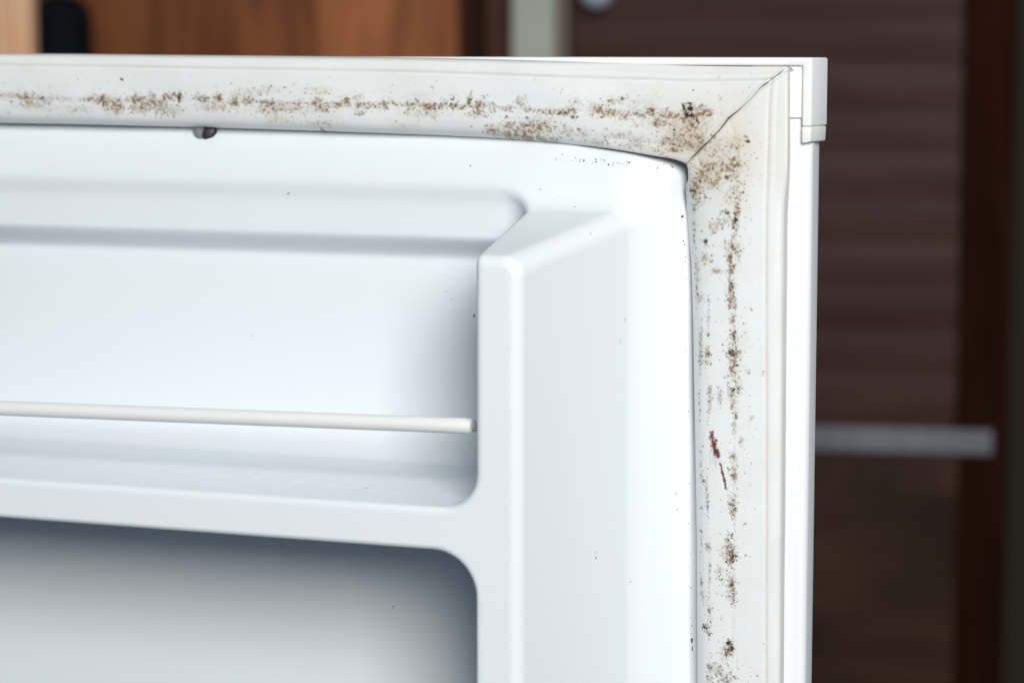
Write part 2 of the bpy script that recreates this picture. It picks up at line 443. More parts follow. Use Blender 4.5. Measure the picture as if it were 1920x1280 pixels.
def strip(name, st, along_x, n):
    s = np.linspace(0, 1, n)
    end = sm_x if along_x else sm_y
    start = st[0, 0] if along_x else st[-1, 0]
    A = start+(end[None, :]-start)*s[:, None]                     # coordinate along the seal per (s, v)
    lv = np.stack([smooth_interp(A.ravel(), st[:, 0], st[:, k]).reshape(A.shape) for k in range(1, 5)], -1)
    B = np.empty_like(A)
    for i in range(n): B[i] = 0
    L = np.array(lev)
    cub = np.zeros_like(A); lin = np.zeros_like(A)
    for i in range(4):
        w = np.ones(NV)
        for j in range(4):
            if i != j: w *= (vv-L[j])/(L[i]-L[j])
        hat = np.interp(vv, L, np.eye(4)[i])
        cub += lv[..., i]*w; lin += lv[..., i]*hat
    B = 0.3*cub+0.7*lin
    # close to the mitre the strip runs exactly into the seam
    dist = np.abs(end[None, :]-A)
    wgt = 1-S(dist, 0, 55.0)
    other = sm_y if along_x else sm_x
    Bend = B[-1]
    B = B+wgt*(other-Bend)[None, :]
    px, py = (A, B) if along_x else (B, A)
    H = np.repeat(hh[None, :], n, 0).copy()
    # the seal is lifted off the liner towards the corner
    if along_x:
        lift = S(A, 930, 1200)*1.0
    else:
        lift = (1-S(A, 312, 420))*1.0
    H = H+lift*0.85*np.maximum(0, 9.3-H)
    # slow waviness of old rubber, a fine crease along the middle, the welded mitre
    H += 0.22*np.sin(A/83.0+vv[None, :]*3)+0.14*np.sin(A/37.0+1.3+vv[None, :]*5)
    dm = dist/6.6/1.0
    H += -0.40*(1-S(vv, .88, .97))[None, :]*np.exp(-(dm/0.13)**2)+0.22*np.exp(-((dm-0.75)/0.45)**2)
    X, Z = on(px, py, H)
    # rows that close the outer edge down to the door
    Xe = np.repeat(X[:, -1:], 3, 1)-np.array([0.05, 0.5, 1.2])*(0 if along_x else 1); Ze = np.repeat(Z[:, -1:], 3, 1)-np.array([0.05, 0.5, 1.2])*(1 if along_x else 0)
    He = H[:, -1:]*np.array([0.7, 0.4, 0.1])
    X = np.concatenate([X, Xe], 1); Z = np.concatenate([Z, Ze], 1); H2 = np.concatenate([H, He], 1)
    P = np.stack([X*MM, -H2*MM, TOP+Z*MM], -1)
    me = grid_mesh(name, P, flip=not along_x)
    return me, X, Z, H2, np.concatenate([dist, np.repeat(dist[:, -1:], 3, 1)], 1)

# --- dirt is painted on the seal on a sheet of door coordinates (0.08 mm per cell)
RES = 0.08; CX0, CZ1 = -285.0, 2.0; CW, CH = 3600, 2500
dark = np.zeros((CH, CW), np.float32); brown = np.zeros((CH, CW), np.float32); grey = np.zeros((CH, CW), np.float32); rust = np.zeros((CH, CW), np.float32); haze = np.zeros((CH, CW), np.float32); blot = np.zeros((CH, CW), np.float32)
def to_cell(px, py, h=10.0):
    X, Z = on(px, py, h); return (X-CX0)/RES, (CZ1-Z)/RES
def blob(layer, cx, cy, rx, ry, an, amp, hard=2.0):
    r_ = int(max(rx, ry)*1.8)+2; x0, x1, y0, y1 = int(cx)-r_, int(cx)+r_+1, int(cy)-r_, int(cy)+r_+1
    if x0 < 0 or y0 < 0 or x1 >= CW or y1 >= CH: return
    yy, xx = np.mgrid[y0:y1, x0:x1]; dx, dy = xx-cx, yy-cy
    ca, sa = math.cos(an), math.sin(an)
    d = np.hypot((dx*ca+dy*sa)/rx, (-dx*sa+dy*ca)/ry)
    a = amp*np.clip((1.25-d)*hard, 0, 1)
    layer[y0:y1, x0:x1] = 1-(1-layer[y0:y1, x0:x1])*(1-a)
def fbm(shape, cells, octaves, seed, aspect=1.0):
    r_ = np.random.default_rng(seed); out = np.zeros(shape, np.float32); amp = 1; tot = 0
    for o in range(octaves):
        ny, nx = int(cells*shape[0]/shape[1]*2**o*aspect)+3, int(cells*2**o)+3
        gset = r_.random((ny, nx)).astype(np.float32)
        y = np.linspace(0, ny-2.001, shape[0]); x = np.linspace(0, nx-2.001, shape[1])
        iy, ix = y.astype(int), x.astype(int); fy, fx = (y-iy)[:, None].astype(np.float32), (x-ix)[None, :].astype(np.float32)
        fy, fx = fy*fy*(3-2*fy), fx*fx*(3-2*fx)
        a = gset[np.ix_(iy, ix)]; b = gset[np.ix_(iy, ix+1)]; c = gset[np.ix_(iy+1, ix)]; d = gset[np.ix_(iy+1, ix+1)]
        out += amp*((a*(1-fx)+b*fx)*(1-fy)+(c*(1-fx)+d*fx)*fy); tot += amp; amp *= 0.62
    return out/tot
PX = 6.6*RES                                          # photo pixels per cell

# clumps read off the photograph: (px, py, spread along, spread across, brown, dark, number of specks)
clumps = []
def top_mid(x): return float(np.interp(x, top_st[:, 0], top_st[:, 2]))
for x, dy, sx, sy, b_, d_, n_ in (
    (10, -4, 24, 5, .5, .1, 30), (48, -4, 22, 9, .6, .2, 60), (60, 14, 40, 10, .35, .15, 60), (80, 2, 26, 6, .55, .2, 40), (115, 0, 34, 4, .35, .1, 30), (165, 0, 16, 5, .6, .2, 30),
    (195, -2, 18, 8, .8, .45, 60), (215, 8, 24, 9, .7, .5, 80), (215, 20, 18, 7, .3, .6, 24), (150, 18, 34, 8, .25, .1, 40), (255, -4, 18, 6, .7, .3, 40), (285, -6, 8, 8, .9, .5, 30), (292, 6, 24, 8, .75, .4, 80),
    (320, -8, 14, 6, 1., .6, 50), (338, -8, 6, 8, 1., .5, 26), (312, 18, 30, 8, .5, .25, 60), (265, 16, 22, 8, .45, .2, 50), (380, -6, 14, 6, .6, .35, 34), (410, -8, 8, 8, .9, .5, 30), (440, -2, 8, 8, 1., .5, 34),
    (468, -4, 12, 7, 1., .5, 44), (400, 10, 28, 7, .4, .2, 44), (500, 0, 14, 5, .9, .55, 36), (505, 12, 26, 8, .4, .3, 50), (470, -18, 34, 10, .22, .12, 40), (545, 0, 26, 2.2, .7, .3, 30), (545, 8, 30, 8, .45, .25, 60),
    (510, -26, 24, 8, .2, .5, 24), (600, -4, 10, 6, .8, .4, 24), (600, 8, 20, 10, .45, .2, 40), (600, -24, 30, 9, .25, .3, 26), (600, 38, 24, 8, .3, .25, 30), (520, 32, 26, 9, .22, .15, 28),
    (630, 2, 24, 5, .7, .3, 40), (650, -6, 8, 6, .9, .4, 22), (672, -12, 9, 6, .4, .2, 16), (688, 2, 20, 6, .8, .35, 44), (676, 16, 12, 5, .3, .5, 14), (720, 0, 6, 6, .9, .7, 16), (733, -4, 12, 5, .4, .3, 16),
    (772, 0, 14, 5, .75, .35, 30), (805, 0, 12, 6, .9, .4, 30), (828, 0, 8, 6, .7, .3, 20), (790, 14, 36, 7, .25, .12, 36), (790, -18, 26, 9, .12, .1, 24), (850, -2, 8, 5, .9, .5, 18), (862, 0, 12, 5, .8, .4, 24),
    (881, -12, 5, 9, 1., .4, 30), (902, -6, 12, 9, 1., .4, 46), (895, 12, 14, 6, .7, .5, 26), (925, 0, 6, 8, .7, .25, 20), (950, 0, 14, 4, 1., .35, 30), (975, -14, 9, 8, .8, .15, 28), (985, -2, 12, 5, .4, .2, 16),
    (1012, 2, 14, 2.4, 1., .5, 22), (1050, 3, 24, 4.5, 1., .55, 60), (1075, 0, 8, 5, .7, .4, 20), (1080, -16, 12, 8, .3, .15, 16), (1120, -6, 14, 10, .6, .2, 40), (1148, 0, 18, 7, 1., .35, 60), (1150, -20, 22, 9, .3, .1, 26),
    (1172, 6, 9, 6, .7, .4, 24), (1194, 2, 14, 4, .6, .35, 20), (1221, -2, 6, 7, .9, .6, 24), (1232, 20, 12, 6, 1., .3, 28), (1243, 4, 18, 6, .6, .4, 34), (1260, 4, 14, 6, .5, .45, 30), (1205, 0, 30, 20, .35, .15, 60),
    (920, 44, 12, 10, .75, .15, 40), (945, 46, 10, 9, .6, .1, 30), (985, 42, 30, 16, .55, .25, 130), (1010, 34, 26, 10, .5, .45, 70), (1000, 22, 36, 9, .35, .2, 60), (960, 30, 24, 10, .35, .2, 40), (1060, 42, 18, 12, .35, .12, 40),
    (1095, 44, 14, 10, .4, .1, 30), (1120, 58, 16, 7, .45, .15, 30), (1165, 42, 22, 8, .4, .12, 36), (1020, 58, 18, 6, .55, .3, 40), (975, 54, 30, 6, .5, .25, 50), (1185, 62, 24, 8, .45, .3, 40), (1200, 54, 12, 9, .3, .35, 20),
    (1250, 56, 14, 9, .5, .55, 40), (1262, 66, 8, 6, .9, .25, 20), (1240, 68, 20, 7, .4, .25, 30), (1290, 46, 26, 20, .3, .25, 90), (1300, 26, 26, 16, .35, .2, 80), (1270, 28, 24, 14, .35, .25, 70), (1312, 56, 14, 10, .35, .5, 50), (1326, 2, 10, 7, .8, .3, 20), (1310, -4, 20, 9, .3, .3, 24),
    (1300, 60, 30, 16, .25, .2, 50), (760, 40, 30, 10, .12, .05, 14), (700, -30, 200, 14, .06, .03, 70), (1150, -28, 120, 14, .08, .04, 50), (250, -30, 180, 12, .10, .05, 60)):
    clumps.append((x, top_mid(x)+dy, sx, sy, min(1.15, b_*1.35), d_, int(n_*1.2)))
for x, y, sx, sy, b_, d_, n_ in (
    (1312, 330, 20, 22, .5, .35, 70), (1345, 330, 24, 20, .35, .3, 60), (1372, 310, 20, 18, .55, .12, 50), (1340, 345, 14, 12, .3, .5, 24), (1360, 312, 24, 8, .5, .2, 24), (1378, 303, 6, 8, .6, .4, 18), (1330, 312, 10, 6, .4, .5, 14), (1350, 280, 30, 20, .4, .15, 60), (1380, 270, 14, 14, .35, .3, 20),
    (1296, 358, 5, 12, .5, 1., 50), (1305, 350, 12, 14, .7, .35, 50), (1304, 372, 8, 12, .5, .4, 30), (1297, 392, 4, 6, .4, .9, 20), (1347, 336, 9, 7, .3, .9, 20), (1380, 350, 10, 20, .45, .3, 36), (1372, 368, 14, 12, .3, .25, 24),
    (1383, 400, 4, 16, .9, .45, 50), (1379, 418, 3, 10, .8, .5, 24), (1382, 426, 4, 5, .8, .4, 14), (1360, 398, 8, 3, .3, .9, 10), (1354, 417, 5, 5, .5, .7, 14), (1340, 424, 10, 10, .5, .15, 20), (1370, 410, 14, 18, .2, .15, 20),
    (1376, 442, 4, 6, .7, .3, 14), (1376, 465, 12, 10, .6, .25, 40), (1370, 485, 5, 12, .7, .4, 30), (1386, 475, 6, 18, .3, .25, 20), (1345, 508, 14, 5, .35, .08, 20), (1372, 508, 5, 8, .7, .3, 18),
    (1322, 456, 4, 5, .4, .8, 10), (1320, 485, 7, 10, .5, .45, 26), (1372, 548, 5, 16, 1., .5, 60), (1374, 566, 6, 10, .9, .4, 36), (1371, 538, 3, 6, .5, .8, 14), (1310, 560, 8, 8, .4, .4, 24), (1303, 500, 5, 26, .35, .55, 44), (1297, 440, 3, 26, .3, .5, 24), (1302, 545, 3, 20, .2, .6, 20),
    (1375, 600, 5, 8, .6, .25, 14), (1376, 630, 6, 9, 1., .55, 44), (1376, 660, 9, 10, .8, 1., 70), (1371, 664, 3, 7, .4, 1., 20), (1380, 655, 3, 5, .4, 1., 12), (1374, 690, 6, 14, .9, .4, 44), (1390, 640, 12, 30, .1, .3, 60), (1328, 600, 2, 26, .4, .5, 22), (1312, 640, 4, 22, .5, .7, 40), (1326, 665, 5, 12, .7, .6, 30),
    (1309, 675, 2, 20, .2, .8, 24), (1371, 735, 5, 10, .5, 1., 50), (1376, 750, 4, 8, .5, .9, 20), (1386, 724, 6, 14, .4, .5, 24), (1372, 762, 3, 4, .7, .4, 10), (1330, 735, 5, 12, .55, .3, 30), (1330, 760, 3, 14, .5, .4, 18), (1350, 745, 4, 14, .4, .3, 16), (1308, 760, 2, 24, .2, .7, 24),
    (1378, 778, 3, 6, .5, .8, 12), (1376, 800, 5, 14, .5, .3, 20), (1390, 830, 5, 6, .7, .2, 12), (1412, 782, 4, 4, .3, .9, 6), (1376, 856, 5, 8, .8, .4, 18), (1378, 890, 5, 14, .55, .7, 40), (1310, 870, 3, 20, .25, .6, 24), (1313, 900, 4, 8, .3, .6, 14), (1324, 930, 2.5, 30, .5, .4, 30), (1326, 942, 2, 5, .4, .9, 8),
    (1374, 940, 6, 14, .5, .4, 40), (1376, 958, 5, 10, .6, .6, 30), (1372, 1004, 3, 4, .3, .8, 8), (1372, 1034, 7, 16, .5, 1., 90), (1372, 1046, 4, 8, .4, 1., 30), (1364, 1030, 12, 16, .15, .4, 70), (1374, 1094, 5, 14, .6, .9, 50), (1364, 1090, 12, 20, .1, .45, 60), (1350, 1068, 4, 5, .2, .8, 10), (1376, 1120, 4, 10, .4, .8, 24),
    (1326, 1024, 5, 6, .4, .5, 14), (1310, 1010, 2, 20, .2, .5, 16), (1330, 1080, 3, 40, .4, .2, 24), (1310, 1096, 3, 14, .2, .9, 24), (1315, 1118, 4, 9, .3, .9, 26), (1330, 1142, 5, 10, .4, .8, 30), (1327, 1175, 5, 10, .4, .9, 20), (1328, 1190, 3, 5, .4, .8, 8),
    (1366, 1215, 7, 11, .4, 1., 60), (1360, 1222, 9, 10, .2, .5, 30), (1372, 1210, 3, 8, .3, 1., 16), (1345, 1256, 12, 14, .3, .6, 60), (1366, 1270, 14, 12, .3, .6, 60), (1330, 1260, 8, 14, .3, .5, 30), (1326, 1270, 4, 8, .3, .9, 16), (1405, 1256, 14, 20, .05, .2, 30),
    (1430, 700, 4, 3, .1, .9, 3), (1430, 705, 2, 2, 0, .8, 3), (1410, 300, 40, 60, .04, .1, 30), (1345, 700, 30, 300, .06, .10, 160), (1340, 450, 30, 100, .10, .14, 90), (1340, 1150, 30, 120, .03, .12, 70), (1390, 700, 18, 320, .06, .14, 140)):
    clumps.append((x, y, sx, sy, min(1.1, b_*1.2), min(1, d_*1.35+.05), int(n_*1.3)))
for cx, cy, sx, sy, b_, d_, n_ in clumps:
    ux, uy = to_cell(cx, cy)
    blob(haze, ux, uy, sx/PX*1.9, sy/PX*1.7, 0, min(.4, b_*0.34), 0.75)
    if b_ > 0.1:
        blob(brown, ux, uy, sx/PX*1.15, sy/PX*1.15, 0, b_*0.66, 0.8)
        for _ in range(int(n_*0.6)+4):                # the clump's ragged body
            blob(brown, ux+rng.normal(0, sx*.75)/PX, uy+rng.normal(0, sy*.75)/PX, rng.uniform(1.6, 4.6)/PX, rng.uniform(1.0, 3.0)/PX, rng.uniform(0, 3), b_*rng.uniform(.25, .85), 0.9)
    for _ in range(int(n_*0.95)):
        x, y = ux+rng.normal(0, sx)/PX, uy+rng.normal(0, sy)/PX
        r_ = min(3.6, 0.75*math.exp(rng.normal(0.10, 0.5)))
        lay = dark if rng.random() < 0.12+0.62*d_ else brown
        a_ = rng.uniform(.25, .55)+0.45*d_*rng.random()
        for q in range(1+int(r_*1.6)):                # each speck is a small ragged cluster
            o_ = 0 if q == 0 else r_*0.9
            k_ = 1 if q == 0 else rng.uniform(.35, .8)
            blob(lay, x+rng.normal(0, o_)/PX, y+rng.normal(0, o_)/PX, r_*k_*rng.uniform(.7, 1.4)/PX, r_*k_/PX, rng.uniform(0, 3), a_*rng.uniform(.6, 1), 1.3)
# thin brown line along the crease of the top run
for x in np.arange(-20, 1270, 0.7):
    a = 0.55*(0.5+0.5*math.sin(x/31.0)+0.3*math.sin(x/9.1+2))*float(np.interp(x, [-20, 480, 560, 700, 830, 1000, 1270], [.5, .7, 1, .9, .4, .45, .4]))
    if a > 0.05:
        ux, uy = to_cell(x, top_mid(x)+0.6*math.sin(x/60)); blob(brown, ux, uy, 1.2/PX, 0.9/PX, 0, min(.5, a*rng.uniform(.2, .9)), 1.0)
# wiped, smeared film round the crease
for _ in range(420):
    x = rng.uniform(-20, 1265); w_ = float(np.interp(x, [0, 100, 300, 480, 700, 850, 1000, 1150, 1265], [.8, .8, 1, .8, .6, .9, .9, .9, 1]))
    ux, uy = to_cell(x, top_mid(x)+rng.normal(1.5, 8)); blob(brown, ux, uy, rng.uniform(4, 15)/PX, rng.uniform(.9, 2.6)/PX, rng.normal(0.03, .05), w_*rng.uniform(.05, .22), .8)
for _ in range(170):
    y = rng.uniform(300, 1275); w_ = float(np.interp(y, [300, 420, 560, 700, 900, 1100, 1275], [1, .8, .9, .9, .6, .6, .6]))
    ux, uy = to_cell(1374+rng.normal(0, 5), y); blob(brown, ux, uy, rng.uniform(.9, 2.4)/PX, rng.uniform(4, 15)/PX, rng.normal(0, .05), w_*rng.uniform(.05, .2), .8)
# the big black patches at the corner
def path(layer, pts, w0, w1, amp, jit=0.5, step=0.6, hard=1.8):
    pts = np.array(pts, float)
    for a, b in zip(pts[:-1], pts[1:]):
        L = max(1, int(np.linalg.norm(b-a)/step))
        for i in range(L):
            p = a+(b-a)*i/L; ux, uy = to_cell(p[0]+rng.normal(0, jit), p[1]+rng.normal(0, jit)); r_ = rng.uniform(w0, w1)
            blob(layer, ux, uy, r_/PX, r_*rng.uniform(.7, 1.1)/PX, rng.uniform(0, 3), amp*rng.uniform(.6, 1), hard)
path(blot, [(1278, 194), (1288, 195), (1297, 194), (1304, 194)], 1.2, 2.4, 1)
path(blot, [(1289, 197), (1295, 201), (1298, 197), (1294, 206)], 2.8, 4.2, 1, .9)
path(blot, [(1292, 202), (1296, 204)], 1.8, 2.8, .95, .7)
path(blot, [(1282, 196), (1284, 205), (1286, 213), (1289, 220)], 1.9, 3.0, 1, .8)
path(blot, [(1293, 214), (1298, 218), (1304, 220), (1300, 222)], 3.0, 4.4, 1, .8)
path(blot, [(1304, 219), (1307, 225), (1310, 232)], 1.5, 2.8, 1, .6)
path(blot, [(1318, 195), (1316, 200), (1311, 201), (1306, 203), (1300, 207)], .6, 1.3, .85, .6)
path(dark, [(1278, 223), (1280, 222)], 1.2, 1.8, .9)
path(brown, [(1284, 222), (1290, 200), (1300, 210), (1320, 216)], 2, 5, .25, 4)
path(dark, [(846, 185), (850, 189), (853, 183), (851, 182)], .7, 1.4, .9, .4); path(dark, [(666, 214), (674, 216), (684, 214)], .5, .9, .75, .3)
path(dark, [(227, 148), (230, 151)], 1.6, 2.4, .85, .4); path(dark, [(1219, 204), (1224, 207), (1221, 210)], .8, 1.4, .7, .6); path(dark, [(534, 163), (537, 165)], 1., 1.6, .5, .6)
path(dark, [(1283, 222), (1278, 230)], .4, .6, .5, .5); path(brown, [(883, 182), (878, 196), (872, 198)], 1.5, 3, .6, 1.2); path(brown, [(1288, 224), (1320, 236)], .5, .9, .2, 6)
# red brown scrape on the right run
for _ in range(26):
    x0, y0 = rng.uniform(1330, 1347), rng.uniform(812, 862); L = rng.uniform(8, 34); path(rust, [(x0, y0), (x0+L*0.03, y0+L)], .35, .7, rng.uniform(.15, .4), .25, .8)
path(rust, [(1334, 812), (1337, 826), (1340, 838), (1343, 852)], 1.0, 3.2, .95, 2.6)
path(dark, [(1337, 836), (1341, 844), (1342, 852), (1344, 857)], .6, 1.5, .6, 2.8)
path(rust, [(1350, 868), (1353, 876), (1355, 885), (1358, 896), (1361, 906), (1362, 914)], .8, 1.9, .95, .9)
path(dark, [(1355, 884), (1357, 894), (1361, 908), (1362, 919)], .5, 1.3, .55, .9)
path(rust, [(1336, 800), (1334, 812)], .3, .6, .4, .5)
path(rust, [(1338, 846), (1348, 850), (1346, 858)], 1.2, 2.6, .8, 1.6)
for k in range(16):
    x0 = 1329+k*1.5; path(rust, [(x0, rng.uniform(826, 858)), (x0+1.5, rng.uniform(862, 890))], .3, .6, rng.uniform(.12, .4), .25, .9)
# grey bloom right of the middle line
for _ in range(900):
    y = rng.uniform(620, 1160); x = 1398+rng.normal(0, 13); ux, uy = to_cell(x, y)
    blob(grey, ux, uy, rng.uniform(.6, 1.4)/PX, rng.uniform(.8, 2.6)/PX, rng.normal(0, .3), rng.uniform(.06, .3)*float(np.interp(y, [620, 700, 900, 1000, 1100, 1160], [.3, 1, .8, .8, .8, .2])), 1.0)
# fine vertical wiping streaks near the inner edge
for _ in range(60):
    y = rng.uniform(450, 1250); x = rng.choice([1306, 1312, 1322, 1328, 1332])+rng.normal(0, 2); path(brown, [(x, y), (x+.4, y+rng.uniform(10, 50))], .3, .6, rng.uniform(.06, .3), .3, .9)
nz1 = fbm((CH, CW), 420, 3, 3); nz2 = fbm((CH, CW), 46, 4, 5); nz3 = fbm((CH, CW), 900, 2, 8)
keep = 0.25+0.85*S(nz1, 0.36, 0.66)
brown_f = np.clip(1.35*brown*keep*(0.55+0.9*nz2), 0, 1); dark_f = np.clip(1.25*dark*(0.6+0.8*nz3), 0, 1); dark_f = np.maximum(dark_f, blot*(0.15+0.85*S(nz1, 0.34, 0.46)))
# the old rubber's yellowing, strongest round the corner
yel = np.clip(0.08+0.35*(nz2-0.42)+haze*(0.2+1.3*S(nz2, 0.3, 0.7)), 0, 1)

def sample(lay, X, Z):
    u = np.clip((X-CX0)/RES, 0, CW-2.001); v = np.clip((CZ1-Z)/RES, 0, CH-2.001)
    iu, iv = u.astype(int), v.astype(int); fu, fv = u-iu, v-iv
    return (lay[iv, iu]*(1-fu)+lay[iv, iu+1]*fu)*(1-fv)+(lay[iv+1, iu]*(1-fu)+lay[iv+1, iu+1]*fu)*fv

def rubber():
    m = bpy.data.materials.new('old_rubber'); m.use_nodes = True
    nt = m.node_tree; b = nt.nodes['Principled BSDF']
    def attr(n):
        a = nt.nodes.new('ShaderNodeAttribute'); a.attribute_name = n; return a.outputs['Fac']
    def mix(a, col, f):
        x = nt.nodes.new('ShaderNodeMix'); x.data_type = 'RGBA'
        if isinstance(a, tuple): x.inputs[6].default_value = (*a, 1)
        else: nt.links.new(a, x.inputs[6])
        x.inputs[7].default_value = (*col, 1); nt.links.new(f, x.inputs[0]); return x.outputs[2]
    tc = nt.nodes.new('ShaderNodeTexCoord')
    n = nt.nodes.new('ShaderNodeTexNoise'); n.inputs['Scale'].default_value = 1900; n.inputs['Detail'].default_value = 3
    nt.links.new(tc.outputs['Object'], n.inputs['Vector'])
    def brk(f, k):                                    # fine breakup of the dirt
        mm = nt.nodes.new('ShaderNodeMath'); mm.operation = 'MULTIPLY_ADD'; mm.inputs[1].default_value = k; mm.inputs[2].default_value = 1-k*0.5
        nt.links.new(n.outputs['Fac'], mm.inputs[0])
        q = nt.nodes.new('ShaderNodeMath'); q.operation = 'MULTIPLY'; q.use_clamp = True
        nt.links.new(f, q.inputs[0]); nt.links.new(mm.outputs[0], q.inputs[1]); return q.outputs[0]
    c = mix((0.775, 0.80, 0.80), (0.71, 0.64, 0.53), attr('yellowing'))
    c = mix(c, (0.50, 0.51, 0.51), attr('grey_bloom'))
    c = mix(c, (0.25, 0.155, 0.070), brk(attr('brown_mould'), 0.7))
    c = mix(c, (0.17, 0.035, 0.018), brk(attr('rust_scrape'), 0.5))
    c = mix(c, (0.034, 0.023, 0.013), brk(attr('black_mould'), 0.5))
    nt.links.new(c, b.inputs['Base Color'])
    b.inputs['Roughness'].default_value = 0.42; b.inputs['Specular IOR Level'].default_value = 0.4
    n2 = nt.nodes.new('ShaderNodeTexNoise'); n2.inputs['Scale'].default_value = 260; n2.inputs['Detail'].default_value = 5
    nt.links.new(tc.outputs['Object'], n2.inputs['Vector'])
    bp = nt.nodes.new('ShaderNodeBump'); bp.inputs['Strength'].default_value = 0.10; bp.inputs['Distance'].default_value = 0.0006
    nt.links.new(n2.outputs['Fac'], bp.inputs['Height']); nt.links.new(bp.outputs[0], b.inputs['Normal'])
    return m
M_rubber = rubber()

gasket = bpy.data.objects.new('door_seal', None); COL.objects.link(gasket); gasket.parent = door
for nm, st, ax, n in (('seal_strip', top_st, True, 1560), ('seal_strip', rgt_st, False, 1180)):
    me, X, Z, H, dist = strip(nm, st, ax, n)
    o = link(nm, me, M_rubber, gasket)
    v3 = np.concatenate([vv, [1, 1, 1]])[None, :]
    lay = {'brown_mould': sample(brown_f, X, Z)*0.95, 'black_mould': sample(dark_f, X, Z), 'grey_bloom': sample(grey, X, Z), 'rust_scrape': sample(rust, X, Z), 'yellowing': sample(yel, X, Z)}
    # corner yellowing, cream lip edge
    cx, cz = on(1330, 270, 10)
    lay['yellowing'] = lay['yellowing']+0.60*np.exp(-(((X-cx)/19)**2+((Z-cz)/13)**2))+0.32*S(v3, .93, 1.0)+0.10*np.exp(-((v3-.8)/.012)**2)
    lay['brown_mould'] = np.maximum(lay['brown_mould'], 0.28*np.exp(-((v3-.798)/.006)**2)*(0.5+sample(nz1, X, Z)))
    # dirt packed into the mitre
    sv = np.interp(v3, [0, .06, .12, .22, .3, .42, .46, .50, .55, .62, .70, .73, .76, .80, .87, .90, .93, 1], [.2, .3, .8, 1, .6, .85, 1, .9, .35, .18, .2, .55, .9, .25, .15, .6, .1, 0])
    wd = np.interp(v3, [0, .1, .2, .3, .46, .5, .6, .75, .8, .9, 1], [1.0, 1.6, 2.2, 1.0, 1.7, 1.4, .8, 1.4, .9, 1.2, .6])
    sd = dist/ (1.0 if ax else 1.0)
    lay['black_mould'] = np.maximum(lay['black_mould'], 0.85*sv*np.exp(-(sd/wd)**2)*(0.35+0.9*sample(nz3, X, Z)))
    lay['brown_mould'] = np.maximum(lay['brown_mould'], 0.75*sv*np.exp(-(sd/(wd*2.4))**2)*(0.3+sample(nz1, X, Z)))
    if not ax:                                        # pale ridge line where the lip begins
        lay['yellowing'] = lay['yellowing']+0.2*np.exp(-((v3-.81)/.01)**2)
    for k, a in lay.items():
        at = me.attributes.new(k, 'FLOAT', 'POINT'); at.data.foreach_set('value', np.ascontiguousarray(np.broadcast_to(np.clip(a, 0, 1), X.shape), np.float32).ravel())

# ------------------------------------------------------------------ the room behind
BYAW = R(11.0)                                        # the cupboards stand 11 degrees off the open door
E1 = np.array([math.cos(BYAW), math.sin(BYAW), 0]); EN = np.array([math.sin(BYAW), -math.cos(BYAW), 0])
B0 = CAM+FW*2200.0
def back(px, py, d=0.0):
    """photo point -> (a, z) in mm on the plane of the cupboards, d in front of it"""
    r_ = ray(px, py); t = (((B0+EN*d)-CAM) @ EN)/(r_ @ EN); p = CAM+r_*t
    return float((p-B0) @ E1), float(p[2])
def BW(a, d, z):
    p = B0+E1*a+EN*d; return Vector((p[0]*MM, p[1]*MM, TOP+z*MM))
ZF = -TOP*1000
def bbox(name, a0, a1, d0, d1, z0, z1, m, parent=None, bevel=1.5):
    bm = bmesh.new()
    v = [bm.verts.new(BW(a, d, z)) for a in (a0, a1) for d in (d0, d1) for z in (z0, z1)]
    for f in ((0, 1, 3, 2), (4, 6, 7, 5), (0, 4, 5, 1), (2, 3, 7, 6), (0, 2, 6, 4), (1, 5, 7, 3)): bm.faces.new([v[i] for i in f])
    bmesh.ops.recalc_face_normals(bm, faces=bm.faces)
    if bevel: bmesh.ops.bevel(bm, geom=bm.edges[:], offset=bevel*MM, segments=2, profile=0.5, affect='EDGES')
    for f in bm.faces: f.smooth = False
    me = bpy.data.meshes.new(name); bm.to_mesh(me); bm.free()
    return link(name, me, m, parent)

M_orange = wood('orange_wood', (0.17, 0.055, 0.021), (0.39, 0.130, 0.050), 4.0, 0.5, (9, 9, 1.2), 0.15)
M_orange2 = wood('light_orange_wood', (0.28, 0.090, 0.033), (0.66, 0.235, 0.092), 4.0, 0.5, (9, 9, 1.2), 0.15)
M_shadedgap = wood('shaded_gap_wood', (0.030, 0.011, 0.004), (0.05, 0.019, 0.007), 6, 0.5, (9, 9, 1), 0.1)  # back of the gap beside the panels, its shade put into the colour
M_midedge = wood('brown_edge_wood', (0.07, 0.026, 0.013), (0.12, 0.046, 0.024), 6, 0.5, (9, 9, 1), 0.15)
M_peach = wood('peach_wood', (0.90, 0.46, 0.25), (0.98, 0.68, 0.44), 9, 0.5, (9, 9, 1), 0.15)
M_post = mat('pale_paint', (0.62, 0.63, 0.53), 0.6, 0.3, vary=(20, 0.08, (1, 1, 1)))
M_tan = mat('tan_edge', (0.25, 0.20, 0.14), 0.6, 0.3)
M_wine = wood('wine_brown_lacquer', (0.062, 0.024, 0.018), (0.095, 0.042, 0.033), 4, 0.5, (1.2, 1.2, 9), 0.2)
M_stile = wood('stile_wood', (0.024, 0.008, 0.004), (0.042, 0.015, 0.007), 5, 0.6, (9, 9, 1.2), 0.0)
M_lower = wood('lower_wood', (0.030, 0.014, 0.008), (0.078, 0.040, 0.022), 3.5, 0.5, (2, 2, 5), 0.15)
M_rail = mat('brushed_metal', (0.20, 0.205, 0.23), 0.5, 0.5, metal=0.5, vary=(3, 0.75, (9, 9, 1)))
M_knob = mat('bright_knob', (0.62, 0.70, 0.78), 0.3, 0.5)
M_bag = mat('navy_black_cloth', (0.006, 0.008, 0.013), 0.8, 0.2, bump=(60, 0.3, 0.004))
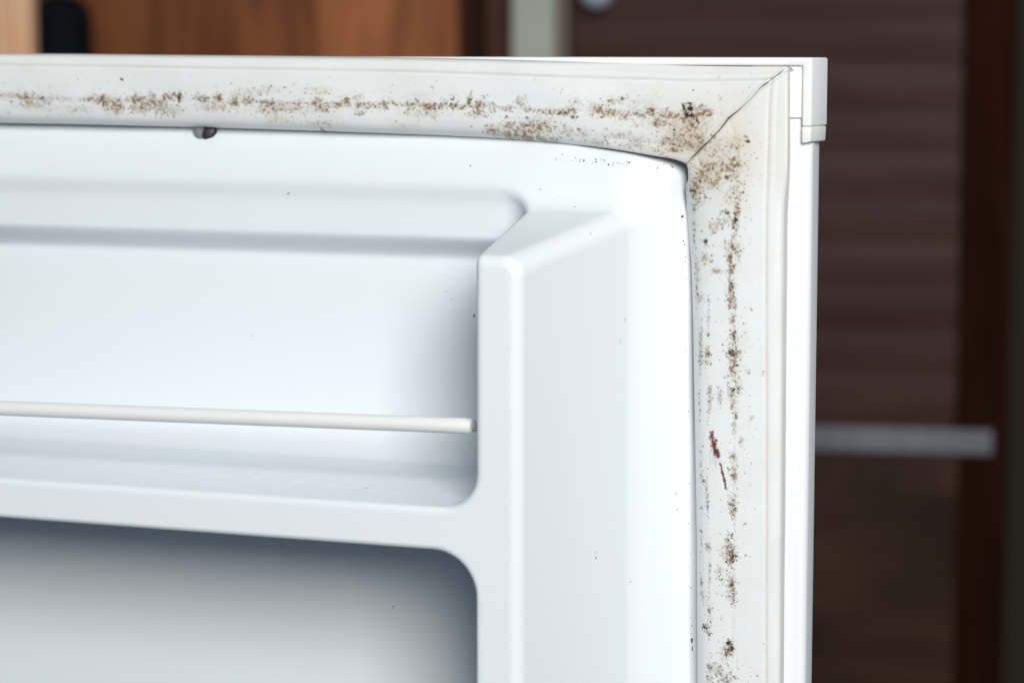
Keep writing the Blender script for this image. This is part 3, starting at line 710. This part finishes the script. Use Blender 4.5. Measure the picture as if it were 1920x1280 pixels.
M_wall = mat('wall_paint', (0.35, 0.33, 0.30), 0.8, 0.2, vary=(3, 0.06, (1, 1, 1)))
M_floor = mat('floor_tile', (0.09, 0.105, 0.125), 0.6, 0.3, vary=(3, 0.15, (1, 1, 1)))

def A(px, py=60, d=0.0): return back(px, py, d)[0]
ZT = 330.0
board = thing('wooden_board', 'peach coloured wooden board standing at the far left edge behind the door', 'board')
bbox('plank', A(-120, 60, 600), A(22, 60, 600), 585, 603, ZF, ZT, M_peach, board); bbox('plank', A(23, 60, 600), A(58, 60, 600), 585, 600, ZF, ZT, M_peach, board)
wc = thing('wooden_cabinet', 'orange brown wooden cupboard front behind the door, left of the pale post', 'cabinet')
edges = [64, 600, 862]
for i in range(len(edges)-1):
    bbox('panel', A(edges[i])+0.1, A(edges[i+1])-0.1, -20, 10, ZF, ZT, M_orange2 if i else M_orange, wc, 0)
bbox('recess', A(862), A(910), -60, -28, ZF, ZT, M_shadedgap, wc, 0); bbox('side_edge', A(910), A(964), -30, 0, ZF, ZT, M_midedge, wc)
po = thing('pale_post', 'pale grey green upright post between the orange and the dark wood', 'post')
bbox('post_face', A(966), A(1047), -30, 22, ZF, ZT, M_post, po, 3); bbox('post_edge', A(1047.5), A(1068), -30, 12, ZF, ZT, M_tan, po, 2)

dc = thing('dark_cabinet', 'dark wine brown slatted cupboard front with a metal strip, right of the pale post', 'cabinet')
a0, a1 = A(1072), A(1800, 500)
zr1, zr0 = back(1700, 801)[1], back(1700, 849)[1]
ztop = ZT; n_sl = int((ztop-zr1)/38); zs = zr1+6
bbox('back_panel', a0, a1, -40, -14, ZF, ztop, M_wine, dc, 0)
def slat(z0, z1):
    """one slightly cushioned slat"""
    tilt = random.uniform(-0.6, 0.6)
    bm = bmesh.new(); rows = []
    for i in range(13):
        t = i/12; z = z0+(z1-z0)*t; d = -10+0.9*math.sin(math.pi*t)+tilt*(t-0.5)
        rows.append([bm.verts.new(BW(a, d, z)) for a in (a0+0.5, a1-0.5)])
    for r0, r1 in zip(rows[:-1], rows[1:]): bm.faces.new((r0[0], r0[1], r1[1], r1[0]))
    b0 = [bm.verts.new(BW(a, -14, z0)) for a in (a0+0.5, a1-0.5)]; b1 = [bm.verts.new(BW(a, -14, z1)) for a in (a0+0.5, a1-0.5)]
    bm.faces.new((b0[0], b0[1], rows[0][1], rows[0][0])); bm.faces.new((rows[-1][0], rows[-1][1], b1[1], b1[0]))
    bmesh.ops.recalc_face_normals(bm, faces=bm.faces)
    for f in bm.faces: f.smooth = False
    me = bpy.data.meshes.new('slat'); bm.to_mesh(me); bm.free()
    return link('slat', me, M_wine, dc)
z = zs
while z < ztop-10:
    slat(z, min(z+37.92, ztop)); z += 38
bbox('stile', a1, A(1898, 500), -40, 0, ZF, ztop, M_stile, dc)
bbox('metal_strip', a0, A(1862, 825), 0.2, 6, zr0, zr1, M_rail, dc, 2.5)
bbox('lower_panel', a0+0.5, a1+20, -12, -0.2, ZF, zr0-1, M_lower, dc)
def ball(name, c, rx, rz, rd, m, parent, squash=None):
    bm = bmesh.new(); bmesh.ops.create_uvsphere(bm, u_segments=28, v_segments=18, radius=1.0)
    for v in bm.verts:
        x, y, z = v.co; v.co = BW(c[0]+x*rx, c[1]-y*rd, c[2]+z*rz)
    for f in bm.faces: f.smooth = True
    bmesh.ops.recalc_face_normals(bm, faces=bm.faces)
    me = bpy.data.meshes.new(name); bm.to_mesh(me); bm.free(); return link(name, me, m, parent)
ka, kz = back(1123, -13)
ball('knob', (ka, 16, kz), 14, 14, 15, M_knob, dc)
rwall = bbox('wall', A(1899, 500), A(2300, 500), -60, -5, ZF, ZT+900, mat('dark_wall', (0.03, 0.026, 0.017), 0.7, 0.2, vary=(8, 0.2, (1, 1, 1))), None, 0); rwall['kind'] = 'structure'  # dark greenish strip of wall right of the stile

# the dark rounded bag in front of the cabinet
bag = thing('cloth_bag', 'navy black rounded cloth bag at top left in front of the wooden cabinet', 'bag')
def bag_mesh():
    prof = [(-40, 70), (0, 78), (12, 92), (40, 120), (70, 134), (110, 150), (300, 165)]      # (photo y, left x) handled below
    zs_ = np.linspace(-120, 0, 2)
    P = np.zeros((40, 49, 3))
    ztop_ = back(100, -12, 60)[1]; aL, aR = back(74, 60, 60)[0], back(166, 110, 60)[0]
    cx = (aL+aR)/2; w = (aR-aL)/2
    for i in range(40):
        t = i/39
        z = ztop_+(ZF-ztop_)*t**2
        k = min(1.0, (1-(1-min(1, t*t*42))**2.2)**0.5 if t > 0 else 0.0)
        for j in range(49):
            th = 2*math.pi*j/48
            ex = math.copysign(abs(math.cos(th))**0.8, math.cos(th)); ey = math.copysign(abs(math.sin(th))**0.8, math.sin(th))
            P[i, j] = BW(cx-w*(1-k)*0.25+w*(0.05+0.95*k)*ex*(1+0.6*max(0, t-0.15)), 60+30*(0.1+0.9*k)*ey, z)
    return grid_mesh('bag_body', P)
link('bag_body', bag_mesh(), M_bag, bag)

fl = bpy.data.meshes.new('floor'); fill(fl, np.array([[-4, -4, 0], [4, -4, 0], [4, 4, 0], [-4, 4, 0]], float), np.array([[0, 1, 2, 3]]), False)
floor = link('floor', fl, M_floor); floor['kind'] = 'structure'
wl = bbox('wall', A(-700), A(2300, 500), -120, -70, ZF, 1700, M_wall, None, 0); wl['kind'] = 'structure'
